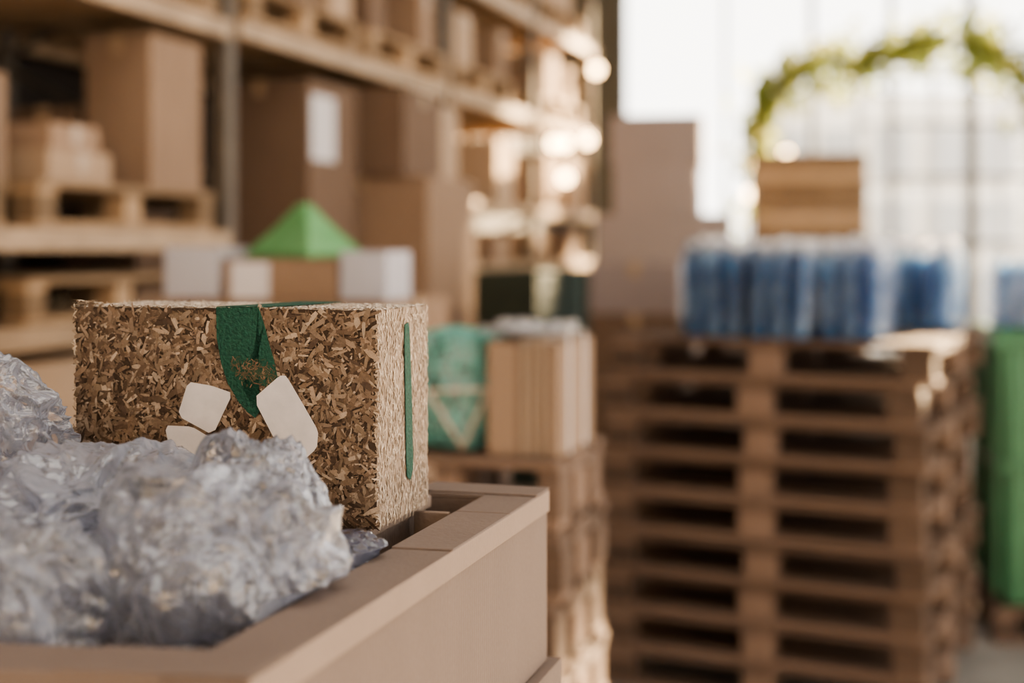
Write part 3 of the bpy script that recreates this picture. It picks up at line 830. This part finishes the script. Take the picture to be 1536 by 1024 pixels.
crumple(bm, (-0.190, 1.00, 1.370), (0.085, 0.10, 0.07), 12, sub=5, **K)
crumple(bm, (-0.208, 0.995, 1.455), (0.066, 0.050, 0.074), 13, sub=6, axis=A2, rough=1.2, **K)
crumple(bm, (-0.192, 1.068, 1.478), (0.038, 0.042, 0.054), 15, sub=6, axis=A2, rough=1.2, **K)
crumple(bm, (-0.320, 1.12, 1.472), (0.066, 0.066, 0.048), 14, sub=6, axis=A2, rough=1.2, **K)
crumple(bm, (-0.450, 1.222, 1.530), (0.050, 0.036, 0.043), 17, sub=6, axis=A2, rough=1.2, **K)
crumple(bm, (-0.330, 0.930, 1.455), (0.042, 0.033, 0.042), 18, sub=6, axis=A2, rough=1.2, **K)
crumple(bm, (-0.124, 1.112, 1.460), (0.028, 0.034, 0.016), 8, sub=6, mi=1, **K)
finish(bm, "crumpled_plastic_film", [M_film, M_greyfilm])

# ================================================================= VINE ARCH
M_leaf, nt, b = newmat("vine_leaf")
n = nt.nodes.new("ShaderNodeNewGeometry"); cr = nt.nodes.new("ShaderNodeValToRGB")
cr.color_ramp.elements[0].color = (0.18,0.25,0.07,1); cr.color_ramp.elements[1].color = (0.50,0.51,0.22,1)
nt.links.new(n.outputs["Random Per Island"], cr.inputs[0]); nt.links.new(cr.outputs[0], b.inputs["Base Color"])
tl = nt.nodes.new("ShaderNodeBsdfTranslucent"); nt.links.new(cr.outputs[0], tl.inputs[0])
mx = nt.nodes.new("ShaderNodeMixShader"); mx.inputs[0].default_value = 0.55
nt.links.new(b.outputs[0], mx.inputs[1]); nt.links.new(tl.outputs[0], mx.inputs[2]); nt.links.new(mx.outputs[0], nt.nodes["Material Output"].inputs["Surface"])
M_stem = mat_noise("vine_stem", (0.10,0.08,0.04),(0.16,0.12,0.06),20,0.8,0.2)
vine = bpy.data.objects.new("climbing_vine_arch", None); scene.collection.objects.link(vine)
path = [(2.30,0),(2.33,1.2),(2.36,2.1),(2.40,2.6),(2.47,3.05),(2.62,3.32),(2.85,3.47),(3.23,3.55),(3.75,3.62),(4.28,3.78),(4.8,3.72),(5.1,3.5),(5.2,2.6),(5.22,0)]
path = [Vector((x, 14.2, z)) for x, z in path]
tube("arch_rod", [tuple(p) for p in path], 0.018, M_stem, vine)
bm = bmesh.new(); r = random.Random(2)
for i in range(len(path)-1):
    a, b2 = path[i], path[i+1]
    L = (b2-a).length
    dens = 20 if i in (0,12) else (60 if i in (1,2,11) else 460)
    for k in range(int(L*dens)):
        fr_ = r.random()
        sp_ = 1.0 + 0.8*noise.noise(Vector((i+fr_, 3.3, 0))*1.7)
        p = a.lerp(b2, fr_) + Vector((r.gauss(0,.10)*sp_, r.gauss(0,.10), r.gauss(-.04,.14)*sp_))
        s = r.uniform(.045,.10)
        rot = Matrix.Rotation(r.uniform(0,6.28),3,'Z') @ Matrix.Rotation(r.uniform(-1.2,1.2),3,'X') @ Matrix.Rotation(r.uniform(0,6.28),3,'Y')
        pts = [(0,-1,0),(.5,-.3,.1),(.42,.4,.1),(0,1,0),(-.42,.4,.1),(-.5,-.3,.1)]
        bm.faces.new([bm.verts.new(p + rot @ (Vector(q)*s)) for q in pts])
finish(bm, "leaves", [M_leaf], parent=vine)
bm = bmesh.new()
for (x, z, rr2) in ((2.36, 2.22, .06), (2.36, 2.52, .045), (2.64, 2.42, .08), (2.72, 2.62, .05)):  # made-up glowing balls and strings imitating the glare spots beside the crates
    bmesh.ops.create_uvsphere(bm, u_segments=14, v_segments=9, radius=rr2, matrix=Matrix.Translation((x, 14.1, z)))
    bm_box(bm, x-.003, x+.003, 14.097, 14.103, z+rr2*0.9, 3.3 if x > 2.5 else z+.2, 1)
for f in bm.faces: f.smooth = True
finish(bm, "arch_glint_spheres", [M_glint, M_stem], parent=vine)

# ================================================================= OUTSIDE
M_out = mat_noise("pale_render", (0.66,0.62,0.56),(0.72,0.69,0.63), 1.5, 0.9, 0.05)
M_outw = mat_noise("pale_window_panel", (0.34,0.34,0.34),(0.42,0.42,0.41), 2, 0.4, 0.05)
ob_ = [(3.9, 8.5, 23.0, 23.3, 0, 4.2, 0)]
for i in range(5):
    for j in range(3):
        x = 4.15+i*0.85; z = 0.5+j*1.15
        ob_.append((x, x+0.6, 22.94, 23.01, z, z+0.8, 1))
simple("neighbour_building", ob_, [M_out, M_outw])
fr = []
for x in (4.6, 5.6, 6.5): fr.append((x, x+0.07, 19, 19.07, 0, 4.0))
for z in (0.9, 1.7, 2.5, 3.3, 3.95): fr.append((4.6, 6.57, 19, 19.07, z, z+0.06))
simple("outdoor_storage_frame", fr, [M_outw])

# ================================================================= LIGHT
w = bpy.data.worlds.new("sky"); scene.world = w; w.use_nodes = True
bg = w.node_tree.nodes["Background"]
bg.inputs[0].default_value = (1.0, 0.95, 0.875, 1); bg.inputs[1].default_value = 4.8
sd = bpy.data.lights.new("sun", 'SUN'); sd.energy = 75; sd.color = (1.0, 0.72, 0.42); sd.angle = math.radians(1.5)
so = bpy.data.objects.new("sun", sd); scene.collection.objects.link(so)
tosun = Vector((0.56, 0.70, 0.33)).normalized()
so.rotation_euler = tosun.to_track_quat('Z', 'Y').to_euler()
so.location = (8, 14, 8)

# ================================================================= CAMERA
cd = bpy.data.cameras.new("camera"); cam = bpy.data.objects.new("camera", cd); scene.collection.objects.link(cam)
cam.location = (0, 0, CAMZ); cam.rotation_euler = (math.pi/2, 0, 0)
cd.lens = 50; cd.sensor_width = 36; cd.shift_y = -142/1536
cd.clip_start = 0.05
cd.dof.use_dof = True; cd.dof.focus_distance = 1.215; cd.dof.aperture_fstop = 2.5
scene.camera = cam
